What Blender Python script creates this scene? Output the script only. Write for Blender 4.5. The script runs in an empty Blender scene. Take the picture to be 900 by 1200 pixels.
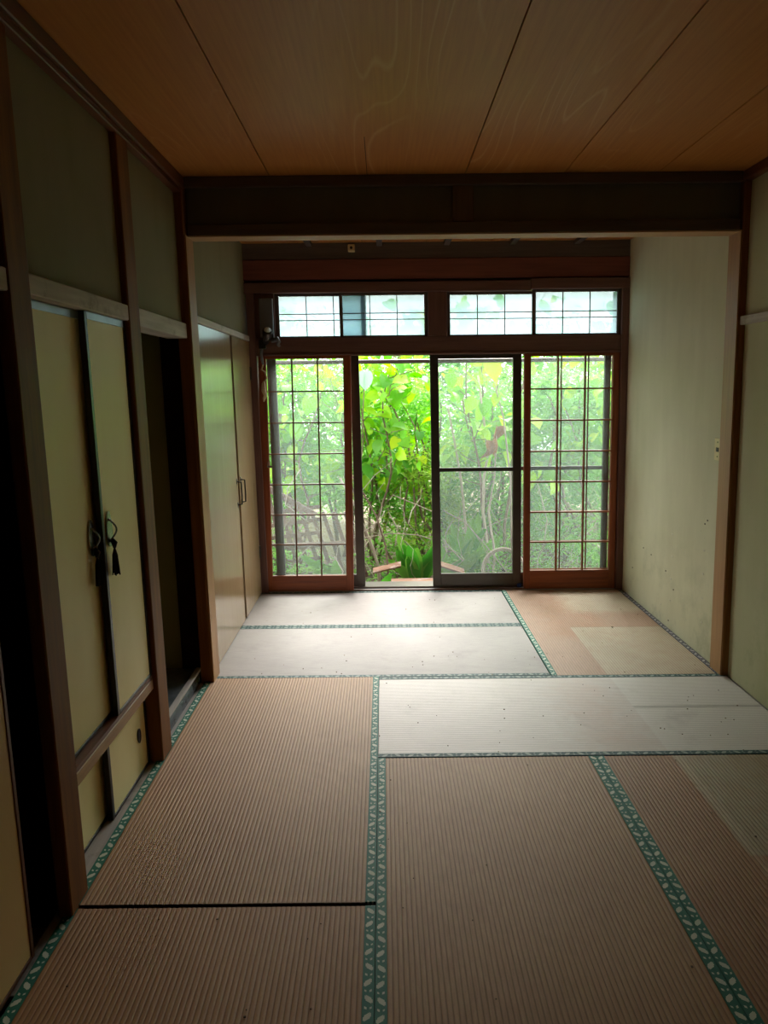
import bpy, bmesh, math, random
from mathutils import Vector, Matrix, noise
random.seed(7)
S = bpy.context.scene
COL = S.collection
# ---------------------------------------------------------------- camera, sky, sun, exposure
H, F_PX = 1.5, 890.0
c = Vector((449 - 450, 600 - 456, -F_PX)).normalized()
r = math.radians(0.6)
xr = Vector((math.cos(r), math.sin(r), 0)); xr = (xr - c * xr.dot(c)).normalized()
zz = xr.cross(c)
M3 = Matrix((xr, c, zz))                      # world = M3 @ camera vector
cam_d = bpy.data.cameras.new('camera'); cam = bpy.data.objects.new('camera', cam_d); COL.objects.link(cam)
cam.matrix_world = Matrix.Translation((0, 0, H)) @ M3.to_4x4()
cam_d.sensor_fit = 'VERTICAL'; cam_d.sensor_height = 36; cam_d.lens = 36 * F_PX / 1200
cam_d.clip_start = 0.02; cam_d.clip_end = 200
S.camera = cam
W = bpy.data.worlds.new('sky'); S.world = W; W.use_nodes = True
bg = W.node_tree.nodes['Background']; bg.inputs[0].default_value = (0.93, 0.96, 1.0, 1); bg.inputs[1].default_value = 5.4
sd = bpy.data.lights.new('sun', 'SUN'); sd.energy = 17.0; sd.angle = math.radians(40); sd.color = (1, .955, .92)
so = bpy.data.objects.new('sun', sd); COL.objects.link(so); so.rotation_euler = Vector((.12, .80, .62)).to_track_quat('Z', 'Y').to_euler()   # hazy sun over the garden
S.view_settings.view_transform = 'Standard'; S.view_settings.look = 'None'
S.view_settings.gamma = 1; S.view_settings.use_curve_mapping = False
S.view_settings.exposure = 0.05
cy = S.cycles
cy.max_bounces = 14; cy.diffuse_bounces = 10; cy.glossy_bounces = 4; cy.transmission_bounces = 8; cy.transparent_max_bounces = 24
cy.caustics_reflective = False; cy.caustics_refractive = False; cy.sample_clamp_indirect = 20

# ---------------------------------------------------------------- materials
def lin(h):
    v = [int(h[i:i + 2], 16) / 255 for i in (0, 2, 4)]
    return tuple([x / 12.92 if x <= .04045 else ((x + .055) / 1.055) ** 2.4 for x in v] + [1])
class NT:
    def __init__(s, name):
        s.m = bpy.data.materials.new(name); s.m.use_nodes = True; s.t = s.m.node_tree; s.n = s.t.nodes
        s.bsdf = s.n['Principled BSDF']; s.out = s.n['Material Output']
    def add(s, typ, **kw):
        n = s.n.new(typ)
        for k, v in kw.items(): setattr(n, k, v)
        return n
    def link(s, a, b): s.t.links.new(a, b)
    def val(s, x, sock):
        if hasattr(x, 'links') or isinstance(x, bpy.types.NodeSocket): s.link(x, sock)
        else: sock.default_value = x
    def math(s, op, a, b=0.0, c=None, clamp=False):
        n = s.add('ShaderNodeMath', operation=op); n.use_clamp = clamp
        s.val(a, n.inputs[0]); s.val(b, n.inputs[1])
        if c is not None: s.val(c, n.inputs[2])
        return n.outputs[0]
    def mix(s, f, a, b):
        n = s.add('ShaderNodeMix', data_type='RGBA')
        s.val(f, n.inputs[0]); s.val(a, n.inputs[6]); s.val(b, n.inputs[7]); return n.outputs[2]
    def coord(s, scale=(1, 1, 1), kind='Object', rnd=False):
        tc = s.add('ShaderNodeTexCoord'); mp = s.add('ShaderNodeMapping'); mp.inputs['Scale'].default_value = scale
        s.link(tc.outputs[kind], mp.inputs[0])
        if rnd:
            oi = s.add('ShaderNodeObjectInfo'); v = s.add('ShaderNodeVectorMath', operation='SCALE')
            v.inputs[0].default_value = (37, 19, 53); s.link(oi.outputs['Random'], v.inputs['Scale']); s.link(v.outputs[0], mp.inputs['Location'])
        return mp.outputs[0]
    def noise(s, vec, scale, detail=3, rough=.55):
        n = s.add('ShaderNodeTexNoise'); n.inputs['Scale'].default_value = scale; n.inputs['Detail'].default_value = detail
        n.inputs['Roughness'].default_value = rough; s.link(vec, n.inputs['Vector']); return n.outputs[0]
    def ramp(s, f, stops):
        n = s.add('ShaderNodeValToRGB'); e = n.color_ramp.elements
        e[0].position, e[0].color = stops[0]; e[1].position, e[1].color = stops[-1]
        for p, cc in stops[1:-1]:
            q = e.new(p); q.color = cc
        s.link(f, n.inputs[0]); return n.outputs[0]
    def bump(s, h, strength=.3, dist=.002):
        n = s.add('ShaderNodeBump'); n.inputs['Strength'].default_value = strength; n.inputs['Distance'].default_value = dist
        s.link(h, n.inputs['Height']); s.link(n.outputs[0], s.bsdf.inputs['Normal'])
    def base(s, x): s.val(x, s.bsdf.inputs['Base Color'])
    def rough(s, x): s.val(x, s.bsdf.inputs['Roughness'])
    def spec(s, x): s.bsdf.inputs['Specular IOR Level'].default_value = x

MAT = {}
def flat(name, col, rough=.6, metal=0, var=.12, spec=.4):
    n = NT(name); c0 = lin(col)
    f = n.noise(n.coord(), 9, 4)
    dk = tuple([x * (1 - var * 2) for x in c0[:3]] + [1]); lt = tuple([min(1, x * (1 + var)) for x in c0[:3]] + [1])
    n.base(n.ramp(f, [(.3, dk), (.7, lt)])); n.rough(rough); n.bsdf.inputs['Metallic'].default_value = metal; n.spec(spec)
    MAT[name] = n.m; return n.m
def wood(name, dark, light, axis='z', rough=.45, grain=1.0, wear=None, spec=.45):
    n = NT(name); sc = {'x': (.06, 1, 1), 'y': (1, .06, 1), 'z': (1, 1, .06)}[axis]
    v = n.coord(sc, rnd=True)
    a = n.noise(v, 55 * grain, 5, .6); b = n.noise(v, 9 * grain, 3)
    f = n.math('ADD', n.math('MULTIPLY', a, .5), n.math('MULTIPLY', b, .5))
    col = n.ramp(f, [(.34, lin(dark)), (.66, lin(light))])
    if wear:
        w = n.noise(n.coord((1, 1, 1), rnd=True), 5, 5, .7)
        w = n.math('MULTIPLY', n.math('SUBTRACT', w, .55), 6, clamp=True)
        col = n.mix(w, col, lin(wear))
    n.base(col); n.rough(n.math('ADD', rough, n.math('MULTIPLY', a, .2))); n.bump(a, .25, .001); n.spec(spec)
    MAT[name] = n.m; return n.m
for ax in 'xyz':
    wood('dark_wood_' + ax, '4a2a18', '7c4a2a', ax, .38)
    wood('red_wood_' + ax, '6a3018', 'a0552c', ax, .32)
    wood('black_wood_' + ax, '524846', '6e625a', ax, .6, spec=.25)
    wood('pale_wood_' + ax, '9a7250', 'c09a70', ax, .45)
    wood('frame_wood_' + ax, '5a403c', '7a5a52', ax, .5, spec=.3)
    wood('board_red_' + ax, '6c4038', '8a5448', ax, .6, spec=.3)
    wood('lining_' + ax, '9a6c42', 'b88c5a', ax, .4)  # lighter than post_brown: window light on the pillars' inner faces
    wood('beam_wood_' + ax, '4c4440', '66605a', ax, .6, spec=.25)
    wood('grey_wood_' + ax, '85807c', 'aca49c', ax, .75, wear='6a625c')
wood('painted_rail', '9c9186', 'c8c0b4', 'y', .6, wear='8a7c6c')
wood('white_rail', 'b0aaa0', 'dcd8d0', 'y', .6, wear='8f877c')
wood('black_lacquer', '0d0807', '1d1210', 'z', .3)
wood('post_brown', '663c1c', '90602f', 'z', .5, spec=.22)
wood('veneer_door', '9c8260', 'a48a68', 'z', .10, .6, spec=.9)
wood('brown_old_board', '6a4030', 'b08870', 'x', .9, wear='c8b8b0')
wood('shed_lattice', '6a5048', '9a8072', 'x', .85, wear='4a3a34')
flat('tape_grey', '9aa4a8', .3, .3)
flat('tape_white', 'd4dcdc', .35, .1)
flat('steel', '9a9a94', .25, .9)
flat('dark_steel', '46423e', .35, .9)
flat('alum_bronze', '57514b', .35, .6, .05)
flat('alum_bronze_light', '6e6660', .35, .5, .05)
flat('black_cloth', '15100e', .9)
flat('box_plastic', '6c6c70', .5, 0, .05)
flat('cream_plastic', 'e2d3a0', .4, 0, .05)
flat('cord', 'cbb89a', .8)
flat('hole_black', '0a0806', .6)
flat('blue_plastic', '1c3a78', .4)
flat('stone_dark', '5a6268', .25, 0, .2, .7)
flat('matt_black_brown', '24130c', .95, 0, .2, .05); flat('concrete', '8e8e8a', .8)
flat('chip', 'd8d4c0', .9); flat('crumb', '6e563a', .9, 0, .4)

def plaster(name, a, b, stain=None, rough=.75):
    n = NT(name); v = n.coord()
    f = n.math('ADD', n.math('MULTIPLY', n.noise(v, 1.7, 4), .6), n.math('MULTIPLY', n.noise(n.coord((3, 3, .5)), 3, 4), .4))
    col = n.ramp(f, [(.35, lin(a)), (.65, lin(b))])
    if stain:      # damp, mouldy patches low on the wall
        geo = n.add('ShaderNodeNewGeometry'); sp = n.add('ShaderNodeSeparateXYZ'); n.link(geo.outputs['Position'], sp.inputs[0])
        low = n.math('MULTIPLY', n.math('SUBTRACT', .75, sp.outputs[2]), 1.3, clamp=True)
        m = n.math('MULTIPLY', n.math('SUBTRACT', n.noise(v, 4.5, 6, .7), .5), 5, clamp=True)
        col = n.mix(n.math('MULTIPLY', n.math('MULTIPLY', m, low), .55), col, lin(stain))
        sp2 = n.noise(v, 60, 2); sp2 = n.math('GREATER_THAN', sp2, .77)
        col = n.mix(n.math('MULTIPLY', sp2, .5), col, lin('40382a'))
    n.base(col); n.rough(rough); n.spec(.35); n.bump(n.noise(v, 260, 3), .25, .0015); MAT[name] = n.m
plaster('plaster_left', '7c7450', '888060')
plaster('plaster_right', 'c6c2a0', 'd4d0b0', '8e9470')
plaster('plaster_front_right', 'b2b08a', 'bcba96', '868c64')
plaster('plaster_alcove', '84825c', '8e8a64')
plaster('plaster_beam', '5c6060', '686c6c')
plaster('fusuma_paper', 'f0e2a4', 'f8ecb4', rough=.5)
plaster('fusuma_near', 'd8b47c', 'e2c08a', rough=.5)

def ceiling_mat():
    n = NT('ceiling_board'); v = n.coord((1, .10, 1), rnd=True)
    d = n.noise(v, 2.2, 2)                          # cathedral grain: contour lines of a stretched noise
    w = n.math('PINGPONG', n.math('MULTIPLY', d, 26), .5)
    line = n.math('MULTIPLY', n.math('SUBTRACT', w, .40), 10, clamp=True)
    region = n.math('MULTIPLY', n.math('SUBTRACT', n.noise(n.coord((1, .35, 1), rnd=True), 2.0, 1), .5), 6, clamp=True)
    fine = n.noise(n.coord((1, .03, 1), rnd=True), 90, 3)
    col = n.ramp(fine, [(.3, lin('b87638')), (.7, lin('c68642'))])
    col = n.mix(n.math('MULTIPLY', n.math('MULTIPLY', line, region), .6), col, lin('d8a874'))
    n.base(col); n.rough(.42); n.spec(.4); MAT['ceiling_board'] = n.m
ceiling_mat()

def tatami_mat(name, a, b, axis, patches=(), rough=.6, stains=True):
    # patches: (x0,x1,y0,y1,colour,softness,amount) in the mat's own coordinates
    n = NT(name); st = (1, .08, 1) if axis == 'y' else (.08, 1, 1)
    v = n.coord(st); f = n.noise(v, 160, 3); g = n.noise(n.coord(), 2.3, 4)
    h = n.noise(n.coord((1, .35, 1) if axis == 'y' else (.35, 1, 1)), 330, 2)     # rush ends broken along each rib
    col = n.ramp(n.math('ADD', n.math('MULTIPLY', f, .6), n.math('MULTIPLY', g, .4)), [(.35, lin(a)), (.65, lin(b))])
    tc = n.add('ShaderNodeTexCoord'); sp = n.add('ShaderNodeSeparateXYZ'); n.link(tc.outputs['Object'], sp.inputs[0])
    wob = n.math('MULTIPLY', n.math('SUBTRACT', n.noise(n.coord(), 14, 3), .5), .05)
    for (x0, x1, y0, y1, cc, soft, amt) in patches:
        def edge(c, lo, hi):
            cw = n.math('ADD', c, n.math('MULTIPLY', wob, soft * 20))
            e1 = n.math('DIVIDE', n.math('SUBTRACT', cw, lo), soft, clamp=True)
            e2 = n.math('DIVIDE', n.math('SUBTRACT', hi, cw), soft, clamp=True)
            return n.math('MULTIPLY', e1, e2)
        m = n.math('MULTIPLY', edge(sp.outputs[0], x0, x1), edge(sp.outputs[1], y0, y1))
        mott = n.math('ADD', .15, n.math('MULTIPLY', n.noise(n.coord(), 9, 6, .75), 1.35), clamp=True)
        col = n.mix(n.math('MULTIPLY', n.math('MULTIPLY', m, mott), amt), col, lin(cc))
    if stains:
        m = n.math('MULTIPLY', n.math('SUBTRACT', n.noise(n.coord(), 3.1, 5, .7), .56), 5, clamp=True)
        col = n.mix(n.math('MULTIPLY', m, .22), col, lin('4a3828'))
        d = n.math('GREATER_THAN', n.noise(n.coord(), 75, 2), .80)
        col = n.mix(n.math('MULTIPLY', d, .6), col, lin('3a2c20'))
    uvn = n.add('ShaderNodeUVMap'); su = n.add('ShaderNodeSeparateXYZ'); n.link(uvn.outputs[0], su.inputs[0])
    gro = n.math('MULTIPLY', n.math('SUBTRACT', .75, su.outputs[0]), 1.5, clamp=True)      # groove shade painted into the colour so the ribs stand out
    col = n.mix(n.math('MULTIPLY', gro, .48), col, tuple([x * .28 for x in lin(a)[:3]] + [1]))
    p = n.math('MULTIPLY', n.math('SUBTRACT', h, .45), 2, clamp=True)
    col = n.mix(n.math('MULTIPLY', p, .25), col, tuple([x * .5 for x in lin(a)[:3]] + [1]))
    n.base(col); n.rough(rough); n.spec(.35); n.bump(h, .35, .001); MAT[name] = n.m; return n.m

def heri_mat(name, ground, motif):
    n = NT(name); uv = n.add('ShaderNodeUVMap'); sp = n.add('ShaderNodeSeparateXYZ'); n.link(uv.outputs[0], sp.inputs[0])
    P, Wd = .054, .03; U, V = sp.outputs[0], sp.outputs[1]
    def blob(off, vo, hu, hv, sk):
        t = n.math('ADD', n.math('DIVIDE', U, P), off)
        i = n.math('FLOOR', t); du = n.math('MULTIPLY', n.math('SUBTRACT', n.math('SUBTRACT', t, i), .5), P)
        par = n.math('SUBTRACT', n.math('MULTIPLY', n.math('MODULO', n.math('ABSOLUTE', i), 2), 2), 1)
        dv = n.math('SUBTRACT', V, n.math('ADD', Wd / 2, n.math('MULTIPLY', par, vo)))
        du = n.math('ADD', du, n.math('MULTIPLY', n.math('MULTIPLY', par, sk), dv))
        a = n.math('ABSOLUTE', du); b = n.math('ABSOLUTE', dv)
        # a stepped lozenge: two overlapping rectangles
        q1 = n.math('MULTIPLY', n.math('LESS_THAN', a, hu), n.math('LESS_THAN', b, hv))
        q2 = n.math('MULTIPLY', n.math('LESS_THAN', a, hu * .72), n.math('LESS_THAN', b, hv))
        return q1
    m = n.math('MAXIMUM', n.math('MAXIMUM', blob(0, .0015, .0092, .0072, .7), blob(0, .0015, .0055, .0100, .7)), n.math('MAXIMUM', blob(.5, -.006, .0036, .0030, .5), blob(.5, .007, .0030, .0026, -.5)))
    th = n.noise(n.coord((1, 1, 1)), 700, 1)
    g = lin(ground); mo = lin(motif)
    col = n.mix(n.math('MULTIPLY', m, n.math('ADD', .7, n.math('MULTIPLY', th, .5), clamp=True)), g, mo)
    col = n.mix(n.math('MULTIPLY', n.noise(n.coord(), 6, 4), .2), col, lin('2a4038'))
    n.base(col); n.rough(.65); n.spec(.3); MAT[name] = n.m
heri_mat('binding_green', '0a6450', 'c4ccb8'); heri_mat('binding_dull', '34504e', '8e9c92'); heri_mat('binding_grey', '55505a', 'c0bab6')

def glass(name, tint, refl=.10, haze=0.0, hazecol='d8e4e0'):
    n = NT(name); n.n.remove(n.bsdf)
    tr = n.add('ShaderNodeBsdfTransparent'); tr.inputs[0].default_value = tint
    gl = n.add('ShaderNodeBsdfGlossy'); gl.inputs['Roughness'].default_value = .03
    fr = n.add('ShaderNodeFresnel'); fr.inputs[0].default_value = 1.4
    mx = n.add('ShaderNodeMixShader'); n.link(n.math('MULTIPLY', fr.outputs[0], 1.0), mx.inputs[0]); n.link(tr.outputs[0], mx.inputs[1]); n.link(gl.outputs[0], mx.inputs[2])
    last = mx
    if haze:
        tl = n.add('ShaderNodeBsdfTranslucent'); tl.inputs[0].default_value = lin(hazecol)
        m2 = n.add('ShaderNodeMixShader')
        f = n.math('MULTIPLY', n.math('ADD', .7, n.math('MULTIPLY', n.noise(n.coord((1, 1, .5)), 3, 4), .6)), haze)
        n.link(f, m2.inputs[0]); n.link(mx.outputs[0], m2.inputs[1]); n.link(tl.outputs[0], m2.inputs[2]); last = m2
    n.link(last.outputs[0], n.out.inputs[0]); MAT[name] = n.m
glass('clear_glass', (.96, .98, .97, 1), haze=.025)
glass('hazy_glass', (.95, .98, .97, 1), haze=.06)
glass('screen_mesh', (.70, .74, .72, 1), haze=.06)
glass('frosted_glass', (.9, .97, .96, 1), haze=.9, hazecol='86a0a8')

def leaf(name, a, b, trans=.5, rough=.45):
    n = NT(name); n.n.remove(n.bsdf)
    oi = n.add('ShaderNodeObjectInfo'); geo = n.add('ShaderNodeNewGeometry')
    f = n.math('FRACT', n.math('ADD', oi.outputs['Random'], geo.outputs['Random Per Island']))
    col = n.mix(f, lin(a), lin(b))
    bs = n.add('ShaderNodeBsdfPrincipled'); n.link(col, bs.inputs['Base Color']); bs.inputs['Roughness'].default_value = rough
    bs.inputs['Specular IOR Level'].default_value = .5
    tl = n.add('ShaderNodeBsdfTranslucent'); hs = n.add('ShaderNodeHueSaturation'); hs.inputs['Value'].default_value = 1.5; hs.inputs['Saturation'].default_value = 1.1
    n.link(col, hs.inputs['Color']); n.link(hs.outputs[0], tl.inputs[0])
    mx = n.add('ShaderNodeMixShader'); mx.inputs[0].default_value = trans
    n.link(bs.outputs[0], mx.inputs[1]); n.link(tl.outputs[0], mx.inputs[2]); n.link(mx.outputs[0], n.out.inputs[0]); MAT[name] = n.m
leaf('leaf_bright', '7ab41c', 'b0d42c'); leaf('leaf_mid', '4f9428', '86bc3c'); leaf('leaf_small', '5c9c3c', 'a0cc64')
leaf('leaf_back', '529048', '90c070'); leaf('leaf_strap', '4f9a3c', '92c45c', .35, .3); leaf('leaf_yellow2', '7a9c30', 'b0c860'); leaf('leaf_dead', '8a5c3c', 'b88a64', .2)
leaf('leaf_pale', '8cc49c', 'a8d4b4', .3); leaf('leaf_yellow', 'b8cc20', 'd0dc3c')
wood('bark', '6a5244', 'a08c78', 'z', .9); wood('bark_pale', 'a08c78', 'd0c4b0', 'z', .9)
def soil():
    n = NT('soil'); f = n.noise(n.coord(), 7, 8, .7)
    n.base(n.ramp(f, [(.3, lin('3c3226')), (.55, lin('6e5c44')), (.75, lin('8f8468'))])); n.rough(.95); n.bump(f, 1, .03); MAT['soil'] = n.m
soil()

# ---------------------------------------------------------------- geometry helpers
K = 0.015                                     # the old timber frame leans a little to the left
def lean(p): return Vector((p[0] - K * p[2], p[1], p[2]))
class B:
    """collects shapes in world coordinates; build() makes one mesh object with its origin inside it"""
    def __init__(s, leaning=True): s.v = []; s.f = []; s.uv = None; s.ln = leaning
    def box(s, x0, x1, y0, y1, z0, z1):
        o = len(s.v)
        s.v += [(x0, y0, z0), (x1, y0, z0), (x1, y1, z0), (x0, y1, z0), (x0, y0, z1), (x1, y0, z1), (x1, y1, z1), (x0, y1, z1)]
        s.f += [[o + i for i in q] for q in ((0, 3, 2, 1), (4, 5, 6, 7), (0, 1, 5, 4), (1, 2, 6, 5), (2, 3, 7, 6), (3, 0, 4, 7))]
        return s
    def tube(s, pts, rad, n=8, cap=True):
        pts = [Vector(p) for p in pts]; o = len(s.v); rr = rad if isinstance(rad, (list, tuple)) else [rad] * len(pts)
        up = None
        for i, p in enumerate(pts):
            d = (pts[min(i + 1, len(pts) - 1)] - pts[max(i - 1, 0)]).normalized()
            if up is None: up = d.orthogonal().normalized()
            a = (up - d * up.dot(d)).normalized(); up = a; b = d.cross(a)
            for k in range(n):
                t = 2 * math.pi * k / n; s.v.append(tuple(p + (a * math.cos(t) + b * math.sin(t)) * rr[i]))
        for i in range(len(pts) - 1):
            for k in range(n):
                k2 = (k + 1) % n; s.f.append([o + i * n + k, o + i * n + k2, o + (i + 1) * n + k2, o + (i + 1) * n + k])
        if cap: s.f.append([o + k for k in range(n)][::-1]); s.f.append([o + (len(pts) - 1) * n + k for k in range(n)])
        return s
    def poly(s, pts, faces):
        o = len(s.v); s.v += [tuple(p) for p in pts]; s.f += [[o + i for i in q] for q in faces]; return s
    def prism(s, outline, vec):                # outline: list of 3d points, extruded along vec
        n = len(outline); a = [Vector(p) for p in outline]; b = [p + Vector(vec) for p in a]
        return s.poly(a + b, [list(range(n))[::-1], [n + i for i in range(n)]] + [[i, (i + 1) % n, n + (i + 1) % n, n + i] for i in range(n)])
    def build(s, name, mat, parent=None, bevel=0, smooth=False, origin=None):
        vs = [lean(p) if s.ln else Vector(p) for p in s.v]
        if origin is None:
            lo = [min(p[i] for p in vs) for i in range(3)]; hi = [max(p[i] for p in vs) for i in range(3)]
            origin = Vector(((lo[0] + hi[0]) / 2, (lo[1] + hi[1]) / 2, lo[2] if parent is None else (lo[2] + hi[2]) / 2))
        me = bpy.data.meshes.new(name); me.from_pydata([tuple(p - origin) for p in vs], [], s.f)
        if bevel:
            bm = bmesh.new(); bm.from_mesh(me)
            bmesh.ops.bevel(bm, geom=bm.edges[:], offset=bevel, segments=1, affect='EDGES'); bm.to_mesh(me); bm.free()
        if s.uv: 
            ul = me.uv_layers.new(name='UVMap')
            for p in me.polygons:
                for li in p.loop_indices: ul.data[li].uv = s.uv(vs[me.loops[li].vertex_index])
        if smooth:
            for p in me.polygons: p.use_smooth = True
        me.materials.append(MAT[mat]); o = bpy.data.objects.new(name, me); COL.objects.link(o)
        o['_o'] = tuple(origin); o.location = origin
        if parent is not None:
            o.parent = parent; o.location = origin - Vector(parent['_o'])
        return o
def tag(o, label=None, cat=None, group=None, kind=None):
    if label: o['label'] = label
    if cat: o['category'] = cat
    if group: o['group'] = group
    if kind: o['kind'] = kind
    return o
def empty(name, loc, label=None, cat=None, kind=None, group=None, leaning=True):
    o = bpy.data.objects.new(name, None); COL.objects.link(o); l = lean(loc) if leaning else Vector(loc)
    o.location = l; o['_o'] = tuple(l); o.empty_display_size = .1; return tag(o, label, cat, group, kind)
def BX(*a): return B().box(*a)
def struct(name, b, mat, label, cat=None, parent=None, bevel=0):
    o = b.build(name, mat, parent, bevel)
    if parent is None: tag(o, label, cat or 'wall', None, 'structure')
    return o

# ---------------------------------------------------------------- the shell
L, R = -.915, 1.76                            # faces of the posts; the plaster lies a little behind
YW = 5.54                                     # plane of the window wall's inner face
YB = 3.80                                     # front face of the beam between the two halves of the room
fl = struct('floor', BX(-2.1, 1.95, -.85, 5.86, -.12, -.06), 'grey_wood_y', 'bare board subfloor hidden below the tatami mats', 'floor')
BX(-.975, -.90, 1.70, 3.80, -.06, -.004).build('threshold_strip', 'grey_wood_y', fl, .002)
BX(1.782, 1.80, 1.0, 3.80, -.06, -.002).build('edge_strip', 'grey_wood_y', fl)
# right wall
wr = empty('wall_right', (1.8, 2, 0), 'olive plaster wall on the right with mould stains near the floor', 'wall', 'structure')
BX(1.79, 1.95, -.85, YB + .02, -.06, 2.55).build('plaster_panel', 'plaster_front_right', wr)
BX(1.775, 1.95, YB + .02, 5.75, -.06, 2.55).build('plaster_panel', 'plaster_right', wr)
BX(1.765, 1.80, -.85, YB, 1.79, 1.832).build('picture_rail', 'painted_rail', wr, .003)
BX(1.75, 1.80, -.85, YB, 2.455, 2.50).build('ceiling_molding', 'dark_wood_y', wr, .003)
ch = B()
def onright(px, py, x=1.7735):
    v = M3 @ Vector((px - 450, 600 - py, -F_PX)); z = 1
    for _ in range(6):
        t = (x - K * z) / v.x; z = H + v.z * t
    return v.y * t, z
for px, py in ((788, 626), (787.5, 652), (786, 678), (785, 703.5), (825, 645), (823.5, 672.5), (822.5, 701), (822, 729), (774, 708)):
    y, z = onright(px, py)
    k = random.uniform(.7, 1.3); ch.box(1.7728, 1.7757, y - .008 * k, y + .008 * k, z - .005 * k, z + .005 * k)
ch.build('paint_chips', 'chip', wr)['kind'] = 'stuff'
ho = B()
for px, py in ((829, 610), (826, 614), (754, 642), (763, 650), (741, 665), (783, 727), (780, 669), (789, 691)):
    y, z = onright(px, py)
    ho.box(1.7728, 1.7757, y - .005, y + .005, z - .004, z + .004)
ho.build('nail_holes', 'hole_black', wr)['kind'] = 'stuff'
# back wall behind the camera
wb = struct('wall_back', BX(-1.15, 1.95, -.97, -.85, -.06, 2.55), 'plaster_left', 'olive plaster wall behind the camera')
# left wall: plaster above the rails
wl = empty('wall_left', (-.95, 2.8, 0), 'olive plaster wall on the left above the closets', 'wall', 'structure')
XL = -.940
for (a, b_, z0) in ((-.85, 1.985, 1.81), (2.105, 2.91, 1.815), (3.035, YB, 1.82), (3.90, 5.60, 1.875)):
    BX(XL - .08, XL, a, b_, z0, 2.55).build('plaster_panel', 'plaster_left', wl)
for (a, b_, z0, z1, m) in ((-.85, 1.985, 1.755, 1.812, 'painted_rail'), (2.105, 2.91, 1.762, 1.818, 'painted_rail'), (3.035, YB - .02, 1.752, 1.822, 'white_rail'), (3.90, 5.545, 1.846, 1.882, 'white_rail')):
    BX(XL - .08, L - .003, a, b_, z0, z1).build('lintel_rail', m, wl, .003)
mo = B().box(L - .07, L + .02, -.85, YB, 2.445, 2.50); mo.build('ceiling_molding', 'dark_wood_y', wl, .004)
BX(L - .03, L + .008, -.85, YB, 2.422, 2.445).build('molding_strip', 'dark_wood_y', wl, .003)
BX(-1.78, -1.70, -.85, 2.10, -.06, 1.76).build('board_panel', 'matt_black_brown', wl)  # closet boards coloured near black to paint the dark of its inside
BX(-1.70, -.958, 2.02, 2.10, -.06, 1.76).build('board_panel', 'matt_black_brown', wl)
BX(-1.78, -.92, -.93, -.851, -.06, 2.55).build('board_panel', 'matt_black_brown', wl)
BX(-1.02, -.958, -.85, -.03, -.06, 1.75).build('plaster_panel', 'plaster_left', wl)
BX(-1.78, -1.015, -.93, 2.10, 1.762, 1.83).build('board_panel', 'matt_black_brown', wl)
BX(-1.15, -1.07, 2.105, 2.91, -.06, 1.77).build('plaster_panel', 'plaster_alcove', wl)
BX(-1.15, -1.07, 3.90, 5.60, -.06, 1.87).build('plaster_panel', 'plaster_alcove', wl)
# posts and beams
def post(n, x0, x1, y0, y1, mat, label, z1=2.45):
    return struct('trim_%d' % n, BX(x0, x1, y0, y1, -.05, z1), mat, label, 'post', bevel=.004)
post(1, -.957, L, 1.985, 2.105, 'post_brown', 'nearest brown wooden post of the left wall, beside the near sliding panel')
post(2, -1.06, L, 2.910, 3.035, 'post_brown', 'brown wooden post between the yellow closet and the dark doorway', 2.44)
p3 = post(3, -.962, L + .012, YB - .04, YB + .10, 'post_brown', 'slim wooden pillar on the left under the beam, right of the dark doorway', 2.50)
p4 = post(4, R - .002, 1.85, YB - .01, YB + .12, 'post_brown', 'light brown wooden pillar at the right wall under the beam', 2.50)
BX(L + .0121, L + .020, YB - .038, YB + .10, -.001, 2.234).build('lining_board', 'lining_z', p3, .001)  # thin facing board; its paler colour carries the window light on this side
BX(R - .010, R - .0021, YB - .008, YB + .12, -.001, 2.234).build('lining_board', 'lining_z', p4, .001)
bm_ = empty('trim_5', (.4, YB, 2.235), 'deep dark beam spanning the room under the ceiling', 'beam', 'structure')
BX(L + .02, R - .01, YB + .02, YB + .10, 2.27, 2.46).build('plaster_panel', 'plaster_beam', bm_)
BX(L + .02, R - .01, YB, YB + .12, 2.235, 2.285).build('lower_rail', 'beam_wood_x', bm_, .003)
BX(L + .02, R - .01, YB - .01, YB + .12, 2.452, 2.50).build('upper_rail', 'black_wood_x', bm_, .003)
BX(.375, .475, YB + .004, YB + .11, 2.285, 2.452).build('strut', 'black_wood_z', bm_, .003)
BX(L + .02, R - .01, YB + .002, YB + .118, 2.2285, 2.2348).build('lit_underside_strip', 'pale_wood_x', bm_)  # pale colour stands for window light on the beam's underside
# ceiling boards
ce = empty('ceiling', (.4, 2.5, 2.5), 'brown wood veneer board ceiling with dark joints', 'ceiling', 'structure')
xs = [-.97, -.49, .436, .903, 1.35, 1.82]
for a, b_ in zip(xs[:-1], xs[1:]):
    BX(a + .0022, b_ - .0022, -.85, YB + .06, 2.50, 2.512).build('ceiling_board', 'ceiling_board', ce, .001)
BX(-.0295, -.0265, 3.25, YB + .06, 2.4992, 2.501).build('crack', 'hole_black', ce)
BX(-1.0, 1.95, -.85, YB + .06, 2.5125, 2.56).build('backing', 'hole_black', ce)
xs2 = [-.97, -.55, -.1, .35, .8, 1.25, 1.82]
for a, b_ in zip(xs2[:-1], xs2[1:]):
    BX(a + .002, b_ - .002, YB + .065, 5.7, 2.512, 2.522).build('ceiling_board', 'ceiling_board', ce)
BX(-1.0, 1.95, YB + .065, 5.75, 2.523, 2.56).build('backing', 'hole_black', ce)
for x in (-.47, .02, .49, .95, 1.4):
    BX(x - .02, x + .02, YB + .12, 5.54, 2.487, 2.512).build('ceiling_batten', 'black_wood_y', ce)
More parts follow.
